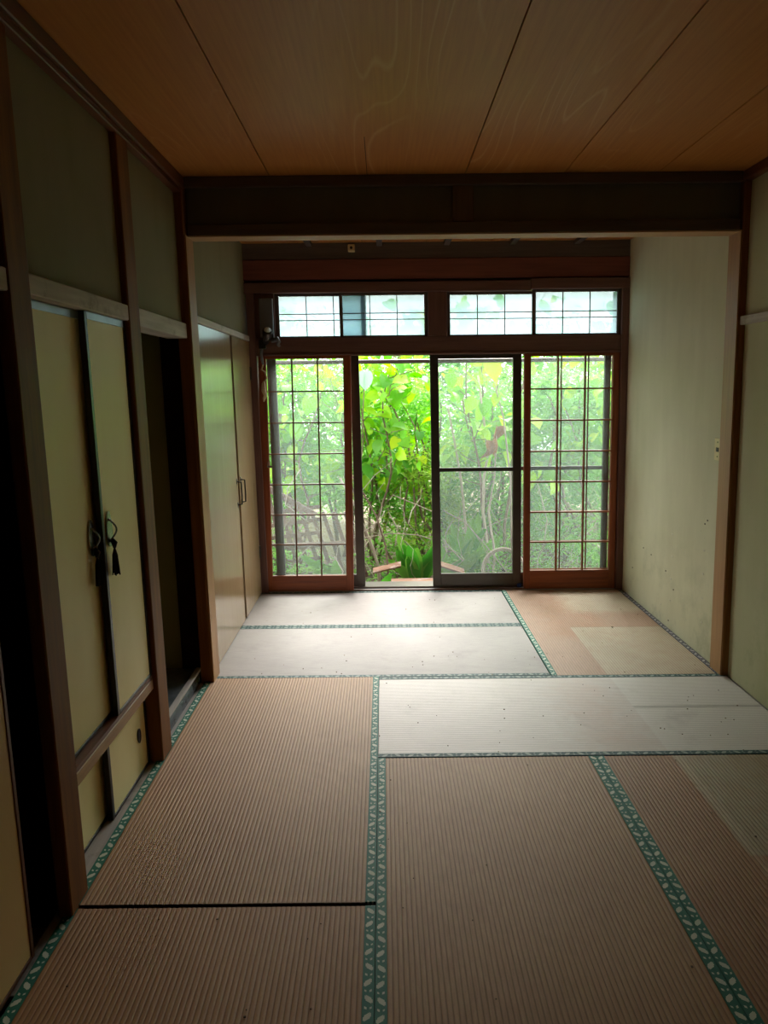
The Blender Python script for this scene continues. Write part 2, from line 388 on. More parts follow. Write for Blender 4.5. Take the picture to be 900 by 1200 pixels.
BX(-1.3, 2.3, -1.1, 6.22, 2.62, 2.70).build('roof_deck', 'black_wood_x', ce)
# doorway to the stair: a dark lobby with a raised step
wa = empty('wall_alcove', (-1.5, 3.4, 0), 'dark plaster walls seen through the open doorway', 'wall', 'structure')
BX(-2.10, -2.02, 2.95, 3.92, -.06, 2.5).build('plaster_panel', 'plaster_alcove', wa)
BX(-2.02, -1.06, 2.955, 3.025, -.06, 2.5).build('plaster_panel', 'plaster_alcove', wa)
BX(-2.02, -1.06, 3.80, 3.88, -.06, 2.5).build('plaster_panel', 'plaster_alcove', wa)
BX(-1.06, -.962, 3.785, 3.80, -.06, 2.42).build('board_panel', 'matt_black_brown', wa)
BX(-1.06, -.962, 3.801, 3.895, -.06, 2.42).build('board_panel', 'black_wood_z', wa)
BX(-2.10, -.99, 2.955, 3.92, 2.42, 2.5).build('soffit', 'plaster_alcove', wa)
st = empty('entry_step', (-1.2, 3.42, 0), 'dark raised step with a light nosing in the open doorway', 'step')
st['kind'] = 'structure'
BX(-2.02, -.985, 3.03, 3.80, -.05, .070).build('tread', 'stone_dark', st, .003)
BX(-.985, -.968, 3.036, 3.796, -.05, .064).build('riser', 'stone_dark', st)
BX(-.990, -.962, 3.036, 3.796, .064, .077).build('nosing', 'grey_wood_y', st, .003)

# ---------------------------------------------------------------- closet sliding panels on the left
def panel(n, x, y0, y1, z0, z1, label, paper='fusuma_paper', t=.02, st=.02, top=None, frame='black_lacquer', left=None, rails=True):
    d = empty('door_%d' % n, (x, (y0 + y1) / 2, z0), label, 'sliding panel', 'structure')
    BX(x - t + .002, x - .003, y0 + .003, y1 - .003, z0 + .003, z1 - .003).build('paper_panel', paper, d)
    BX(x - t, x, y0, y0 + st, z0, z1).build('stile', left or frame, d, .002)
    BX(x - t, x, y1 - st, y1, z0, z1).build('stile', frame, d, .002)
    BX(x - t, x, y0 + st, y1 - st, z1 - (.025 if top else .008), z1).build('top_rail', top or frame, d, .001)
    BX(x - t, x, y0 + st, y1 - st, z0, z0 + .012).build('bottom_rail', frame, d, .001)
    return d
d1 = panel(1, -.956, .90, 1.835, .0, 1.755, 'near pale brown sliding panel at the left edge of the picture', 'fusuma_near', .022, .016, frame='dark_wood_z')
d8 = panel(8, -.980, -.02, .93, .0, 1.755, 'pale brown sliding panel behind the camera on the left', 'fusuma_near', .022, .016, frame='dark_wood_z')
d2 = panel(2, -.962, 2.108, 2.56, .378, 1.760, 'left tall yellow sliding closet panel with grey taped edge', st=.018, top='tape_grey', left='tape_white')
d3 = panel(3, -.934, 2.515, 2.908, .378, 1.760, 'right tall yellow sliding closet panel beside the doorway post', st=.022, top='tape_grey')
d4 = panel(4, -.995, 2.108, 2.54, .004, .308, 'left low yellow closet panel, set back beneath the middle rail', st=.02)
d5 = panel(5, -.968, 2.475, 2.905, .004, .308, 'right low yellow closet panel with an oval finger pull', st=.022)
cr = struct('trim_6', BX(-1.06, -.932, 2.106, 2.909, .318, .362), 'pale_wood_y', 'light brown middle rail of the yellow closet', 'rail', bevel=.003)
BX(-1.06, -.9335, 2.106, 2.909, .363, .377).build('track', 'dark_wood_y', cr)
BX(-1.06, -.925, 2.106, 2.909, -.05, .003).build('sill', 'grey_wood_y', cr)
BX(-1.07, -1.06, 2.106, 2.909, -.05, 1.76).build('closet_back', 'hole_black', cr)
# oval finger pull, recessed cup
def ovaloutline(x, y, z, ry, rz, n=20, pear=0):
    return [(x, y + ry * math.sin(2 * math.pi * k / n) * (1 + pear * -math.cos(2 * math.pi * k / n)), z + rz * math.cos(2 * math.pi * k / n)) for k in range(n)]
o = B().prism(ovaloutline(-.9705, 2.80, .168, .015, .026), (.003, 0, 0)).build('finger_pull', 'hole_black', d5); 
B().tube(ovaloutline(-.967, 2.80, .168, .017, .028) + [ovaloutline(-.967, 2.80, .168, .017, .028)[0]], .0018, 6).build('rim', 'dark_steel', o)
# metal pulls with black tassels
def pull(door, x, y, z, s):
    p = B().prism(ovaloutline(x, y, z, .026, .062, 24, .18), (.004, 0, 0)).build('door_pull', 'steel', door)
    lp = [(x + .004 + .020 * math.sin(math.pi * k / 12), y - .006 + .014 * math.sin(math.pi * k / 12) * s, z + .035 - .075 * k / 12) for k in range(13)]
    B().tube(lp, .0032, 8).build('ring', 'steel', p, smooth=True)
    B().tube([(x + .010, y - .006, z - .036), (x + .018, y - .006, z - .048), (x + .016, y - .004, z - .066)], [.008, .011, .005], 10).build('knot', 'black_cloth', p, smooth=True)
    t = B()
    for k in range(26):
        a = random.uniform(0, 6.28); rr = .013 * math.sqrt(random.random())
        t.tube([(x + .016, y - .004, z - .064), (x + .016 + rr * .6 * math.cos(a), y - .004 + rr * .6 * math.sin(a), z - .09), (x + .016 + rr * math.cos(a), y - .004 + rr * math.sin(a), z - .155 - random.uniform(0, .008))], .0024, 5)
    t.build('tassel', 'black_cloth', p)
pull(d2, -.962, 2.484, 1.02, 1); pull(d3, -.934, 2.572, 1.035, 1)

# ---------------------------------------------------------------- hinged closet doors at the far left
def leafdoor(n, y0, y1, label, hinge_y, hy):
    d = empty('door_%d' % n, (-.925, (y0 + y1) / 2, 0), label, 'closet door', 'structure')
    BX(-.945, -.922, y0, y1, .006, 1.842).build('door_leaf', 'veneer_door', d, .002)
    for z in (1.62, .32):
        h = BX(-.9225, -.918, hinge_y - .012, hinge_y + .012, z - .045, z + .045).build('hinge', 'dark_steel', d)
        B().tube([(-.916, hinge_y, z - .045), (-.916, hinge_y, z + .045)], .004, 8).build('pin', 'dark_steel', h)
    hd = B().tube([(-.922, hy, .93), (-.895, hy, .925), (-.893, hy, .85), (-.895, hy, .785), (-.922, hy, .78)], .005, 8).build('handle', 'dark_steel', d)
    for z in (.93, .78): BX(-.922, -.919, hy - .009, hy + .009, z - .016, z + .016).build('handle_plate', 'dark_steel', hd)
    return d
leafdoor(6, 3.905, 4.828, 'wide pale glossy veneer closet door next to the left pillar', 3.915, 4.795)
leafdoor(7, 4.888, 5.515, 'narrow pale glossy veneer closet door nearest the garden window', 5.505, 4.92)
tj = struct('trim_7', BX(-1.0, -.934, 4.830, 4.886, .0, 1.846), 'black_lacquer', 'dark gap strip between the two glossy closet doors', 'trim')

# ---------------------------------------------------------------- window wall
tw = empty('trim_8', (.4, YW, 0), 'dark reddish wooden frame around the garden window', 'window frame', 'structure')
def fr(name, mat, *a, bev=.003): return BX(*a).build(name, mat, tw, bev)
fr('wall_board', 'board_red_x', -.97, 1.80, YW - .01, YW + .02, 2.265, 2.40)
fr('wall_board', 'black_wood_x', -.97, 1.80, YW - .005, YW + .02, 2.40, 2.52)
fr('wall_core', 'black_wood_x', -.97, 1.80, YW + .021, 5.75, 2.25, 2.55)
fr('head_beam', 'frame_wood_x', -.97, 1.08, YW - .02, 5.72, 2.175, 2.245)
fr('head_beam', 'frame_wood_x', 1.082, 1.80, YW - .024, 5.72, 2.185, 2.258)
fr('jamb', 'frame_wood_z', -.93, -.875, YW - .02, 5.75, 0, 2.175)
fr('jamb', 'frame_wood_z', 1.725, 1.79, YW - .02, 5.75, 0, 2.185)
fr('left_stud', 'frame_wood_z', -.875, -.735, YW + .01, 5.70, 1.868, 2.175)
fr('mullion', 'frame_wood_z', .352, .490, YW - .015, 5.70, 1.868, 2.175)
fr('transom_rail', 'frame_wood_x', -.875, 1.725, YW - .015, 5.72, 1.742, 1.868)
fr('track_lip', 'frame_wood_x', -.875, 1.725, YW - .022, YW - .015, 1.742, 1.757)
fr('sill', 'grey_wood_x', -.90, 1.76, YW + .0, 5.72, -.055, .006)
fr('sill_groove', 'dark_wood_x', -.90, 1.76, YW + .001, YW + .012, .006, .012)
fr('outer_sill', 'alum_bronze_light', -.90, 1.76, 5.60, 5.76, .007, .02)

def sash(n, label, x0, x1, z0, z1, y, t, frame, stile, top, bot, cols, hz, bar, glassm, cat='window sash', xm=None, barmat=None, bardepth=.02, gy=None, tilt=0):
    """one sliding sash: stiles, rails, muntins one by one, one pane per cell.  hz: heights of the horizontal bars"""
    w = empty('window_%d' % n, ((x0 + x1) / 2, y, z0), label, cat, 'structure')
    def sh(b):
        if tilt: b.v = [(p[0] - tilt * (1.7 - p[2]), p[1], p[2]) for p in b.v]
        return b
    vm, hm = frame + ('_z' if frame + '_z' in MAT else ''), frame + ('_x' if frame + '_x' in MAT else '')
    bvm, bhm = (vm, hm) if barmat is None else (barmat + '_z', barmat + '_x')
    sh(BX(x0, x0 + stile, y, y + t, z0, z1)).build('stile', vm, w, .002); sh(BX(x1 - stile, x1, y, y + t, z0, z1)).build('stile', vm, w, .002)
    sh(BX(x0 + stile, x1 - stile, y, y + t, z1 - top, z1)).build('rail', hm, w, .002); sh(BX(x0 + stile, x1 - stile, y, y + t, z0, z0 + bot)).build('rail', hm, w, .002)
    xa, xb, za, zb = x0 + stile, x1 - stile, z0 + bot, z1 - top
    ym = y + .004
    vx = [xa + (xb - xa) * k / cols for k in range(1, cols)] if xm is None else xm
    for x in vx: sh(BX(x - bar / 2, x + bar / 2, ym, ym + bardepth, za, zb)).build('muntin', bvm, w)
    for z in hz: sh(BX(xa, xb, ym + .001, ym + bardepth - .001, z - bar / 2, z + bar / 2)).build('muntin', bhm, w)
    X = [xa] + list(vx) + [xb]; Z = [za] + sorted(hz) + [zb]; gy = ym + bardepth if gy is None else gy
    for i in range(len(X) - 1):
        for j in range(len(Z) - 1):
            sh(B().poly([(X[i] + .0005, gy, Z[j] + .0005), (X[i + 1] - .0005, gy, Z[j] + .0005), (X[i + 1] - .0005, gy, Z[j + 1] - .0005), (X[i] + .0005, gy, Z[j + 1] - .0005)], [[0, 1, 2, 3]])).build('glass_pane', glassm, w)
    return w
def rows(z0, z1, n): return [z0 + (z1 - z0) * k / n for k in range(1, n)]
# rows of the lattice sashes read off the photograph's bars: top 1.718, bottom .125
hzL = [.125 + .012 + (1.715 - .137) * k / 7 for k in range(1, 7)]
sash(1, 'wooden lattice glass sash at the far left of the garden window', -.868, -.205, .008, 1.742, YW + .0, .032, 'red_wood', .055, .022, .117, 3, hzL, .010, 'hazy_glass', tilt=.018, barmat='dark_wood')
sash(2, 'wooden lattice glass sash at the far right of the garden window', 1.040, 1.722, .008, 1.742, YW + .0, .032, 'red_wood', .046, .020, .140, 3, hzL, .011, 'clear_glass', barmat='red_wood', bardepth=.026)
sash(10, 'second wooden lattice sash standing right behind the rightmost one', 1.050, 1.745, .012, 1.742, YW + .045, .012, 'red_wood', .046, .020, .140, 3, hzL, .009, 'clear_glass', xm=[1.317, 1.513], barmat='red_wood', bardepth=.008)
# aluminium sashes behind
sash(3, 'bronze metal outer sash behind the left wooden lattice', -.82, -.150, .02, 1.80, 5.625, .03, 'alum_bronze', .065, .04, .09, 1, [], .02, 'clear_glass')
sash(4, 'bronze metal insect screen sash right of the open gap', .365, 1.030, .02, 1.757, 5.600, .03, 'alum_bronze', .062, .045, .095, 1, [.905], .028, 'screen_mesh')
sash(5, 'bronze metal outer sash behind the right wooden lattice', .985, 1.69, .02, 1.80, 5.640, .03, 'alum_bronze', .045, .04, .09, 1, [.905], .028, 'screen_mesh')
# transom sashes
hz2 = [1.990, 2.034]
sash(6, 'leftmost frosted transom sash above the lattice', -.745, -.085, 1.868, 2.175, YW + .035, .02, 'black_wood', .038, .018, .012, 3, hz2, .006, 'frosted_glass', bardepth=.01)
sash(7, 'second frosted transom sash, just left of the thick centre mullion', -.275, .352, 1.868, 2.175, YW + .01, .02, 'black_wood', .024, .018, .012, 3, hz2, .006, 'frosted_glass', bardepth=.01)
sash(8, 'third frosted transom sash, just right of the thick centre mullion', .490, 1.125, 1.868, 2.175, YW + .035, .02, 'black_wood', .024, .018, .012, 3, hz2, .006, 'frosted_glass', bardepth=.01)
sash(9, 'rightmost frosted transom sash, next to the right wall', 1.095, 1.725, 1.868, 2.185, YW + .01, .02, 'black_wood', .026, .018, .012, 3, hz2, .006, 'frosted_glass', bardepth=.01)

# ---------------------------------------------------------------- small fittings
sw = empty('light_switch', (1.77, 3.97, 1.11), 'cream wall switch plate beside the right pillar', 'switch')
BX(1.766, 1.776, 3.938, 4.018, 1.112, 1.228).build('cover_plate', 'cream_plastic', sw, .003)
BX(1.762, 1.767, 3.965, 3.990, 1.158, 1.180).build('rocker', 'black_lacquer', sw, .001)
for z in (1.132, 1.208): B().tube([(1.767, 3.978, z), (1.7645, 3.978, z)], .004, 10).build('screw', 'steel', sw)
cb = empty('ceiling_socket', (-.172, 5.50, 2.44), 'small square cream lamp socket below the rear ceiling', 'socket')
BX(-.198, -.150, 5.48, YW - .006, 2.445, 2.492).build('socket_body', 'cream_plastic', cb, .004)
B().tube([(-.174, 5.479, 2.468), (-.174, 5.475, 2.468)], .010, 12).build('socket_hole', 'dark_steel', cb)
gb = empty('wall_box', (-.79, YW, 1.87), 'narrow grey metal box on the window frame in the left corner', 'box')
BX(-.838, -.742, YW - .04, YW + .008, 1.868, 2.140).build('box_body', 'box_plastic', gb, .004)
BX(-.834, -.746, YW - .044, YW - .041, 1.89, 2.132).build('box_cover', 'box_plastic', gb, .002)
sl = empty('spot_lamp', (-.78, 5.45, 1.80), 'small grey clamp lamp with a shiny bulb in the left corner', 'lamp')
q = B().tube([(-.80, 5.50, 1.83), (-.785, 5.46, 1.87), (-.775, 5.43, 1.90), (-.772, 5.42, 1.912)], [.018, .030, .036, .034], 16).build('lamp_shade', 'dark_steel', sl, smooth=True)
B().tube([(-.773, 5.424, 1.905), (-.771, 5.412, 1.922), (-.770, 5.406, 1.928)], [.026, .020, .006], 14).build('bulb', 'tape_white', q, smooth=True)
B().tube([(-.80, 5.50, 1.83), (-.83, 5.50, 1.80), (-.835, 5.49, 1.74), (-.825, 5.49, 1.68)], [.012, .012, .010, .008], 10).build('arm', 'box_plastic', sl, smooth=True)
B().tube([(-.76, 5.50, 1.845), (-.715, 5.49, 1.855), (-.705, 5.49, 1.835), (-.715, 5.49, 1.82), (-.70, 5.49, 1.805)], [.014, .02, .016, .012, .008], 10).build('clamp', 'box_plastic', sl, smooth=True)
BX(-.85, -.80, 5.485, YW - .018, 1.79, 1.85).build('bracket', 'dark_steel', sl, .004)
kc = empty('knotted_cord', (-.83, 5.49, 1.45), 'knotted cream cord hanging in the left window corner', 'cord')
B().tube([(-.825, 5.495, 1.68), (-.84, 5.50, 1.645), (-.815, 5.50, 1.63), (-.805, 5.50, 1.585), (-.825, 5.50, 1.56)], .006, 8).build('loop', 'cord', kc, smooth=True)
B().tube([(-.825, 5.50, 1.565), (-.83, 5.50, 1.545), (-.832, 5.50, 1.50), (-.82, 5.50, 1.465), (-.832, 5.50, 1.44), (-.835, 5.50, 1.42)], [.006, .013, .016, .015, .010, .004], 10).build('frayed_end', 'cord', kc, smooth=True)
BX(1.0, 1.030, 5.575, 5.598, .010, .035).build('door_stop', 'blue_plastic', None, .003); tag(bpy.data.objects['door_stop'], 'tiny blue plastic stop on the window track', 'stopper')
lk = empty('window_latch', (-.83, 5.53, .98), 'small wire hook latch on the left lattice sash', 'latch')
B().tube([(-.832, 5.535, .95), (-.832, 5.52, .955), (-.830, 5.518, .985), (-.822, 5.518, .995), (-.815, 5.518, .985), (-.818, 5.52, .955)], .0025, 6).build('hook', 'steel', lk, smooth=True)
BX(-.84, -.80, 5.534, 5.5395, .94, .955).build('latch_plate', 'steel', lk)

# ---------------------------------------------------------------- tatami
def tatami(x0, x1, y0, y1, axis, mat, label, heri=('lo', 'hi'), hm=('binding_green', 'binding_green'), dz=0.0):
    """a slab with real ribs along its length and two cloth bindings"""
    cx, cy = (x0 + x1) / 2, (y0 + y1) / 2
    root = empty('tatami_mat', (cx, cy, -.055), label, 'tatami mat', leaning=False)
    g = .0015; x0 += g; x1 -= g; y0 += g; y1 -= g
    BX(x0, x1, y0, y1, -.055, -.006 + dz).build('core', 'crumb', root) if False else B(False).box(x0, x1, y0, y1, -.055, -.005 + dz).build('core', 'crumb', root)
    p = .0145; b = B(False); am = .0012 if axis == 'y' else .0010
    a0, a1, c0, c1 = (x0, x1, y0, y1) if axis == 'y' else (y0, y1, x0, x1)
    n = int((a1 - a0) / p) * 5; st = (a1 - a0) / n; segs = 6
    for i in range(n + 1):
        a = a0 + i * st; ph = (i % 5) / 5; h = dz - am + am * abs(math.sin(math.pi * ph)) ** .6
        for j in range(segs + 1):
            cc = c0 + (c1 - c0) * j / segs
            b.v.append((a, cc, h) if axis == 'y' else (cc, a, h))
    for i in range(n):
        for j in range(segs):
            q = [i * (segs + 1) + j, (i + 1) * (segs + 1) + j, (i + 1) * (segs + 1) + j + 1, i * (segs + 1) + j + 1]
            b.f.append(q if axis == 'y' else q[::-1])
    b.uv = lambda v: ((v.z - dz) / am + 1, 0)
    b.build('rush_surface', mat, root, origin=Vector((cx, cy, 0)))
    for k, side in enumerate(('lo', 'hi')):
        if side not in heri: continue
        w = .030; e0 = a0 - .0006 if side == 'lo' else a1 - w; e1 = e0 + w + .0006
        bb = B(False)
        if axis == 'y': bb.box(e0, e1, c0, c1, -.03, dz + .0015); bb.uv = lambda v, e0=e0, c0=c0, k_=k: (v.y - c0 + .054 * k_, v.x - e0)
        else: bb.box(c0, c1, e0, e1, -.03, dz + .0015); bb.uv = lambda v, e0=e0, c0=c0: (v.x - c0, v.y - e0)
        bb.build('edge_binding', hm[k], root)
    return root
def P(cx, cy, lst): return [(a - cx, b_ - cx, c_ - cy, d - cy, *rest) for a, b_, c_, d, *rest in lst]
tatami_mat('rush_brown_a', '98704a', 'ac8458', 'y')
tatami_mat('rush_brown_b', '94683e', 'a87c4e', 'y')
tatami_mat('rush_brown_c', '966c44', 'aa8254', 'y')
PT = [(1.165, 1.80, 0.5, 4.64, '9a9478', .012, .85)]
tatami_mat('rush_brown_d', '8c6038', 'a07448', 'y', P(1.32, 2.04, [(1.165, 1.9, 2.24, 3.2, '9c9678', .015, .8), (1.168, 1.215, 2.0, 3.0, 'b8a080', .01, .5)]))
tatami_mat('rush_orange', 'a07c60', 'b48e74', 'y', P(1.325, 4.685, [(.95, 1.50, 4.35, 5.45, 'a8642c', .16, .55), (1.165, 1.9, 3.7, 4.64, 'bcae92', .012, .8), (1.2, 1.9, 4.9, 5.6, 'c0b498', .12, .6), (1.168, 1.9, 4.628, 4.65, '8a7458', .008, .5)]))
tatami_mat('rush_white_row', 'd0c6be', 'ded4cc', 'x', P(.87, 3.37, [(.75, 1.165, 2.8, 3.9, 'cca894', .25, .7), (1.165, 1.9, 2.8, 3.9, 'e0dcd4', .010, .8), (1.165, 1.9, 3.385, 3.425, '8a8478', .012, .6)]), .5)
tatami_mat('rush_white_a', 'a49c98', 'b4aca6', 'x', rough=.62); tatami_mat('rush_white_b', 'a29892', 'b2a8a2', 'x', rough=.62)
GG = ('binding_green', 'binding_green'); DD = ('binding_dull', 'binding_dull')
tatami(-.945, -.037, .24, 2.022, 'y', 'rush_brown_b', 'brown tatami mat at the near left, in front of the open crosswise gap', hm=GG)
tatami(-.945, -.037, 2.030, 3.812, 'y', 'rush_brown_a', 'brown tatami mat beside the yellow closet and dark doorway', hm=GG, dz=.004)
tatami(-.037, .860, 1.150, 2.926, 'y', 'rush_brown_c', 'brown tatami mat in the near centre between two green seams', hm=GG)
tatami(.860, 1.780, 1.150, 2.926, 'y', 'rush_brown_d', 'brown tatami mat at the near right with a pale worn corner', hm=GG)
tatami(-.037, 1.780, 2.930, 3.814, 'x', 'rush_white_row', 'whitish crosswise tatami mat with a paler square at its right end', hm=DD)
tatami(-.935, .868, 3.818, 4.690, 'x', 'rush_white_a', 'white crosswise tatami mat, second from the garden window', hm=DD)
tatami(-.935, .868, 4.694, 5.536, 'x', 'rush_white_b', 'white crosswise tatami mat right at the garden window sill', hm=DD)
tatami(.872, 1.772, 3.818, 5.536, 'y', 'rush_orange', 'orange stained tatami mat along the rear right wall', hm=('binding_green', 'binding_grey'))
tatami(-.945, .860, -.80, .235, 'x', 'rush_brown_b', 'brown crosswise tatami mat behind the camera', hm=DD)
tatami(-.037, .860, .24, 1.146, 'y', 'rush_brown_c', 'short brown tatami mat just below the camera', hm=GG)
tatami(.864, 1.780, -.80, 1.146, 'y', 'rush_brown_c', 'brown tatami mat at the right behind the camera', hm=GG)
# crumbs of dirt on the mats
cr_ = B(False)
for k in range(170):
    x, y = random.uniform(-.88, 1.72), random.uniform(1.6, 5.45) if k % 3 else random.uniform(3.0, 4.2)
    s = random.uniform(.0010, .0022) * (1.7 if random.random() < .04 else 1)
    cr_.box(x - s * random.uniform(1, 2.2), x + s, y - s, y + s * random.uniform(.6, 1.6), .0005, .001 + s)
tag(cr_.build('dirt_crumbs', 'crumb'), 'scattered specks of dirt and straw lying on the mats', 'debris', None, 'stuff')

# ---------------------------------------------------------------- outside
def gpt(px, py, y):                            # point seen at a pixel on the plane at depth y
    v = M3 @ Vector((px - 450, 600 - py, -F_PX)); t = y / v.y; return Vector((v.x * t, y, H + v.z * t))
gr = B(False); N = 40
for i in range(N + 1):
    for j in range(N + 1):
        x = -9 + 20 * i / N; y = 5.8 + 16 * j / N
        gr.v.append((x, y, -.42 + .10 * noise.noise(Vector((x * .8, y * .8, 0))) + .05 * (y - 6) * .2))
for i in range(N):
    for j in range(N): gr.f.append([i * (N + 1) + j, (i + 1) * (N + 1) + j, (i + 1) * (N + 1) + j + 1, i * (N + 1) + j + 1])
tag(gr.build('garden_ground', 'soil', smooth=True), 'bare brown soil of the overgrown garden', 'ground', None, 'structure')
def gz(x, y): return -.42 + .10 * noise.noise(Vector((x * .8, y * .8, 0))) + .01 * (y - 6)
# foundation wall, veranda boards, eave, laundry pole
tag(B(False).box(-2.3, 2.6, 5.77, 5.85, -.6, -.02).build('foundation_curb', 'concrete'), 'concrete footing below the garden window', 'foundation', None, 'structure')
for k, (x0, x1, y0, y1, z, rz) in enumerate(((-.05, .60, 5.86, 5.99, -.045, 0), (.62, 1.9, 5.87, 6.0, -.045, 0), (.05, 1.3, 6.0, 6.13, -.05, 0))):
    o = B(False).box(x0, x1, y0, y1, z - .035, z)
    o = o.build('veranda_board', 'brown_old_board', None, .004)
    tag(o, ('weathered brown board just outside the open gap', 'weathered brown board outside the right sashes', 'weathered board in the second row outside')[k], 'board')
for k, x in enumerate((0.0, .95, 1.8)):
    tag(B(False).box(x, x + .10, 5.87, 6.13, -.55, -.085).build('veranda_support', 'grey_wood_z'), ('short wooden support under the left end of the boards', 'short wooden support under the middle of the boards', 'short wooden support under the right end of the boards')[k], 'support')
ev = empty('roof_eave', (.4, 6.1, 2.35), 'dark eave boards above the garden window outside', 'eave', 'structure')
for k in range(3): BX(-1.3, 2.3, 5.77 + k * .14, 5.905 + k * .14, 2.50 - k * .02, 2.515 - k * .02).build('eave_board', 'black_wood_x', ev)
BX(-1.3, 2.3, 6.19, 6.22, 2.42, 2.52).build('fascia', 'black_wood_x', ev)
for x in (-1.0, -.4, .2, .8, 1.4, 2.0): BX(x, x + .045, 5.75, 6.19, 2.52, 2.56).build('rafter', 'black_wood_y', ev)
ow = struct('wall_outside', BX(-2.3, -.94, 5.60, 5.77, -.5, 2.6).box(1.80, 2.7, 5.60, 5.77, -.5, 2.6), 'plaster_beam', 'outside house wall beside the garden window')
pl = empty('laundry_pole', (.6, 6.15, 1.72), 'grey horizontal laundry pole outside the window', 'pole')
a, b_ = gpt(340, 425, 6.15), gpt(760, 420.5, 6.15)
dirv = (b_ - a).normalized()
pl['_o'] = tuple(pl.location)
B(False).tube([a - dirv * .5, b_ + dirv * .4], .017, 12).build('tube', 'alum_bronze_light', pl, smooth=True)
for t in (a - dirv * .45, b_ + dirv * .35):
    B(False).tube([t + Vector((0, 0, .0)), t + Vector((0, 0, .755))], .006, 6).build('hanger', 'dark_steel', pl)

# leaf meshes
def heart_mesh(name, s, mat, droop=.25, cup=.15):
    n = 9; half = []
    for k in range(n + 1):
        t = k / n; ang = math.pi * t                       # from the notch round to the tip
        x = math.sin(ang) ** .8 * .5 * (1 - .35 * t); y = .16 * math.sin(2.2 * ang) * (1 - t) + .22 * math.cos(ang) * (1 - t) - t * t * .82 + .0
        half.append((x, y))
    pts = []; 
    for x, y in half: pts.append((x, y))
    v = []; f = []
    mid = [(0, .02 - .84 * k / n) for k in range(n + 1)]
    for k in range(n + 1):
        for sx in (-1, 0, 1):
            if sx == 0: x, y = mid[k]; zz_ = 0
            else: x, y = sx * pts[k][0], pts[k][1]; zz_ = abs(x) * cup * 2
            v.append((x * s, y * s, (zz_ - droop * (y * y)) * s))
    for k in range(n):
        a0 = k * 3; a1 = a0 + 3
        f += [[a0, a1, a1 + 1, a0 + 1], [a0 + 1, a1 + 1, a1 + 2, a0 + 2]]
    me = bpy.data.meshes.new(name); me.from_pydata(v, [], f)
    for p in me.polygons: p.use_smooth = True
    me.materials.append(MAT[mat]); return me
HM = [heart_mesh('heart_leaf_mesh_%d' % i, 1, m, d, cp) for i, (m, d, cp) in enumerate((('leaf_bright', .2, .10), ('leaf_bright', .5, .2), ('leaf_mid', .3, .15), ('leaf_mid', .6, .05), ('leaf_yellow', .3, .12)))]
DEAD = heart_mesh('dead_leaf_mesh', 1, 'leaf_dead', 1.2, .9); PALE = heart_mesh('pale_leaf_mesh', 1, 'leaf_pale', .2, .1)
def put_leaf(mesh, root, pos, size, yaw, pitch, roll, name='leaf'):
    o = bpy.data.objects.new(name, mesh); COL.objects.link(o); o.parent = root
    o.location = Vector(pos) - Vector(root['_o']); o.rotation_euler = (pitch, roll, yaw); o.scale = (size,) * 3; return o
def wander(p0, p1, n, amp):
    p0, p1 = Vector(p0), Vector(p1); L_ = (p1 - p0).length; sd = random.random() * 100; out = []
    for k in range(n + 1):
        t = k / n; w = math.sin(math.pi * min(1, t * 1.0)) ** .5 if 0 < t < 1 else 0
        out.append(p0.lerp(p1, t) + Vector((noise.noise(Vector((sd, t * 3, 0))), noise.noise(Vector((sd + 9, t * 3, 0))), noise.noise(Vector((sd + 5, t * 3, 3))) * .4)) * amp * L_ * w)
    return out
def vine_tree(base, tips, label, nleaf, size, box, bark='bark', leaves=None, rad=.018, zmin=.9):
    """a multi stemmed shrub; big heart leaves are separate parts along the twigs"""
    root = empty('broadleaf_shrub', base, label, 'shrub', group='broadleaf shrubs of the overgrown garden', leaning=False)
    anchors = []
    for ti, tip in enumerate(tips):
        pts = wander(base, tip, 12, .07); sb = B(False); sb.tube(pts, [rad * (1 - .75 * k / 12) for k in range(13)], 6)
        o = sb.build('stem', bark, root, smooth=True)
        tw_ = B(False)
        for k in range(4, 13):
            for q_ in range(2):
                e = pts[k] + Vector((random.uniform(-1, 1), random.uniform(-.7, .7), random.uniform(-.1, .8))) * random.uniform(.25, .6)
                wp = wander(pts[k], e, 4, .2); tw_.tube(wp, [.006, .005, .004, .003, .002], 4, False); anchors += wp[1:]
        tw_.build('twigs', bark, root)['kind'] = 'stuff'
    anchors = [p for p in anchors if p.z > zmin]
    for k in range(nleaf):
        p = random.choice(anchors) + Vector((random.gauss(0, .10), random.gauss(0, .10), random.gauss(0, .08)))
        m = random.choices(leaves or HM, [4, 3, 4, 3, 1][:len(leaves or HM)])[0]
        # blade roughly level, tip towards the light of the opening or sideways, some hang
        put_leaf(m, root, p, size * random.uniform(.5, 1.35), random.gauss(0, .9), random.uniform(-.2, 1.3), random.gauss(0, .45))
    return root
SH = [((-.9, 7.9), [(-1.5, 7.8, 1.9), (-.6, 7.7, 2.0), (-1.1, 8.1, 1.7)], 'broad heart leaved shrub seen through the left lattice sash', 170, .19),
      ((-.1, 7.9), [(-.3, 7.5, 2.0), (.25, 7.7, 2.1), (.1, 7.2, 1.8), (-.5, 7.3, 1.6)], 'bright green heart leaved shrub in the open gap', 210, .19),
      ((1.15, 7.3), [(.75, 7.4, 2.0), (1.35, 7.3, 2.0)], 'tall shrub with pale stems behind the insect screen sash', 90, .20),
      ((2.3, 7.9), [(1.7, 7.6, 1.9), (2.2, 7.5, 2.1), (2.7, 7.8, 2.0)], 'broad heart leaved shrub seen through the right lattice sash', 200, .19),
      ((.5, 9.3), [(-.2, 9.2, 2.1), (.6, 9.3, 2.3), (1.3, 9.4, 2.2)], 'taller broad leaved shrub further back behind the open gap', 180, .21)]
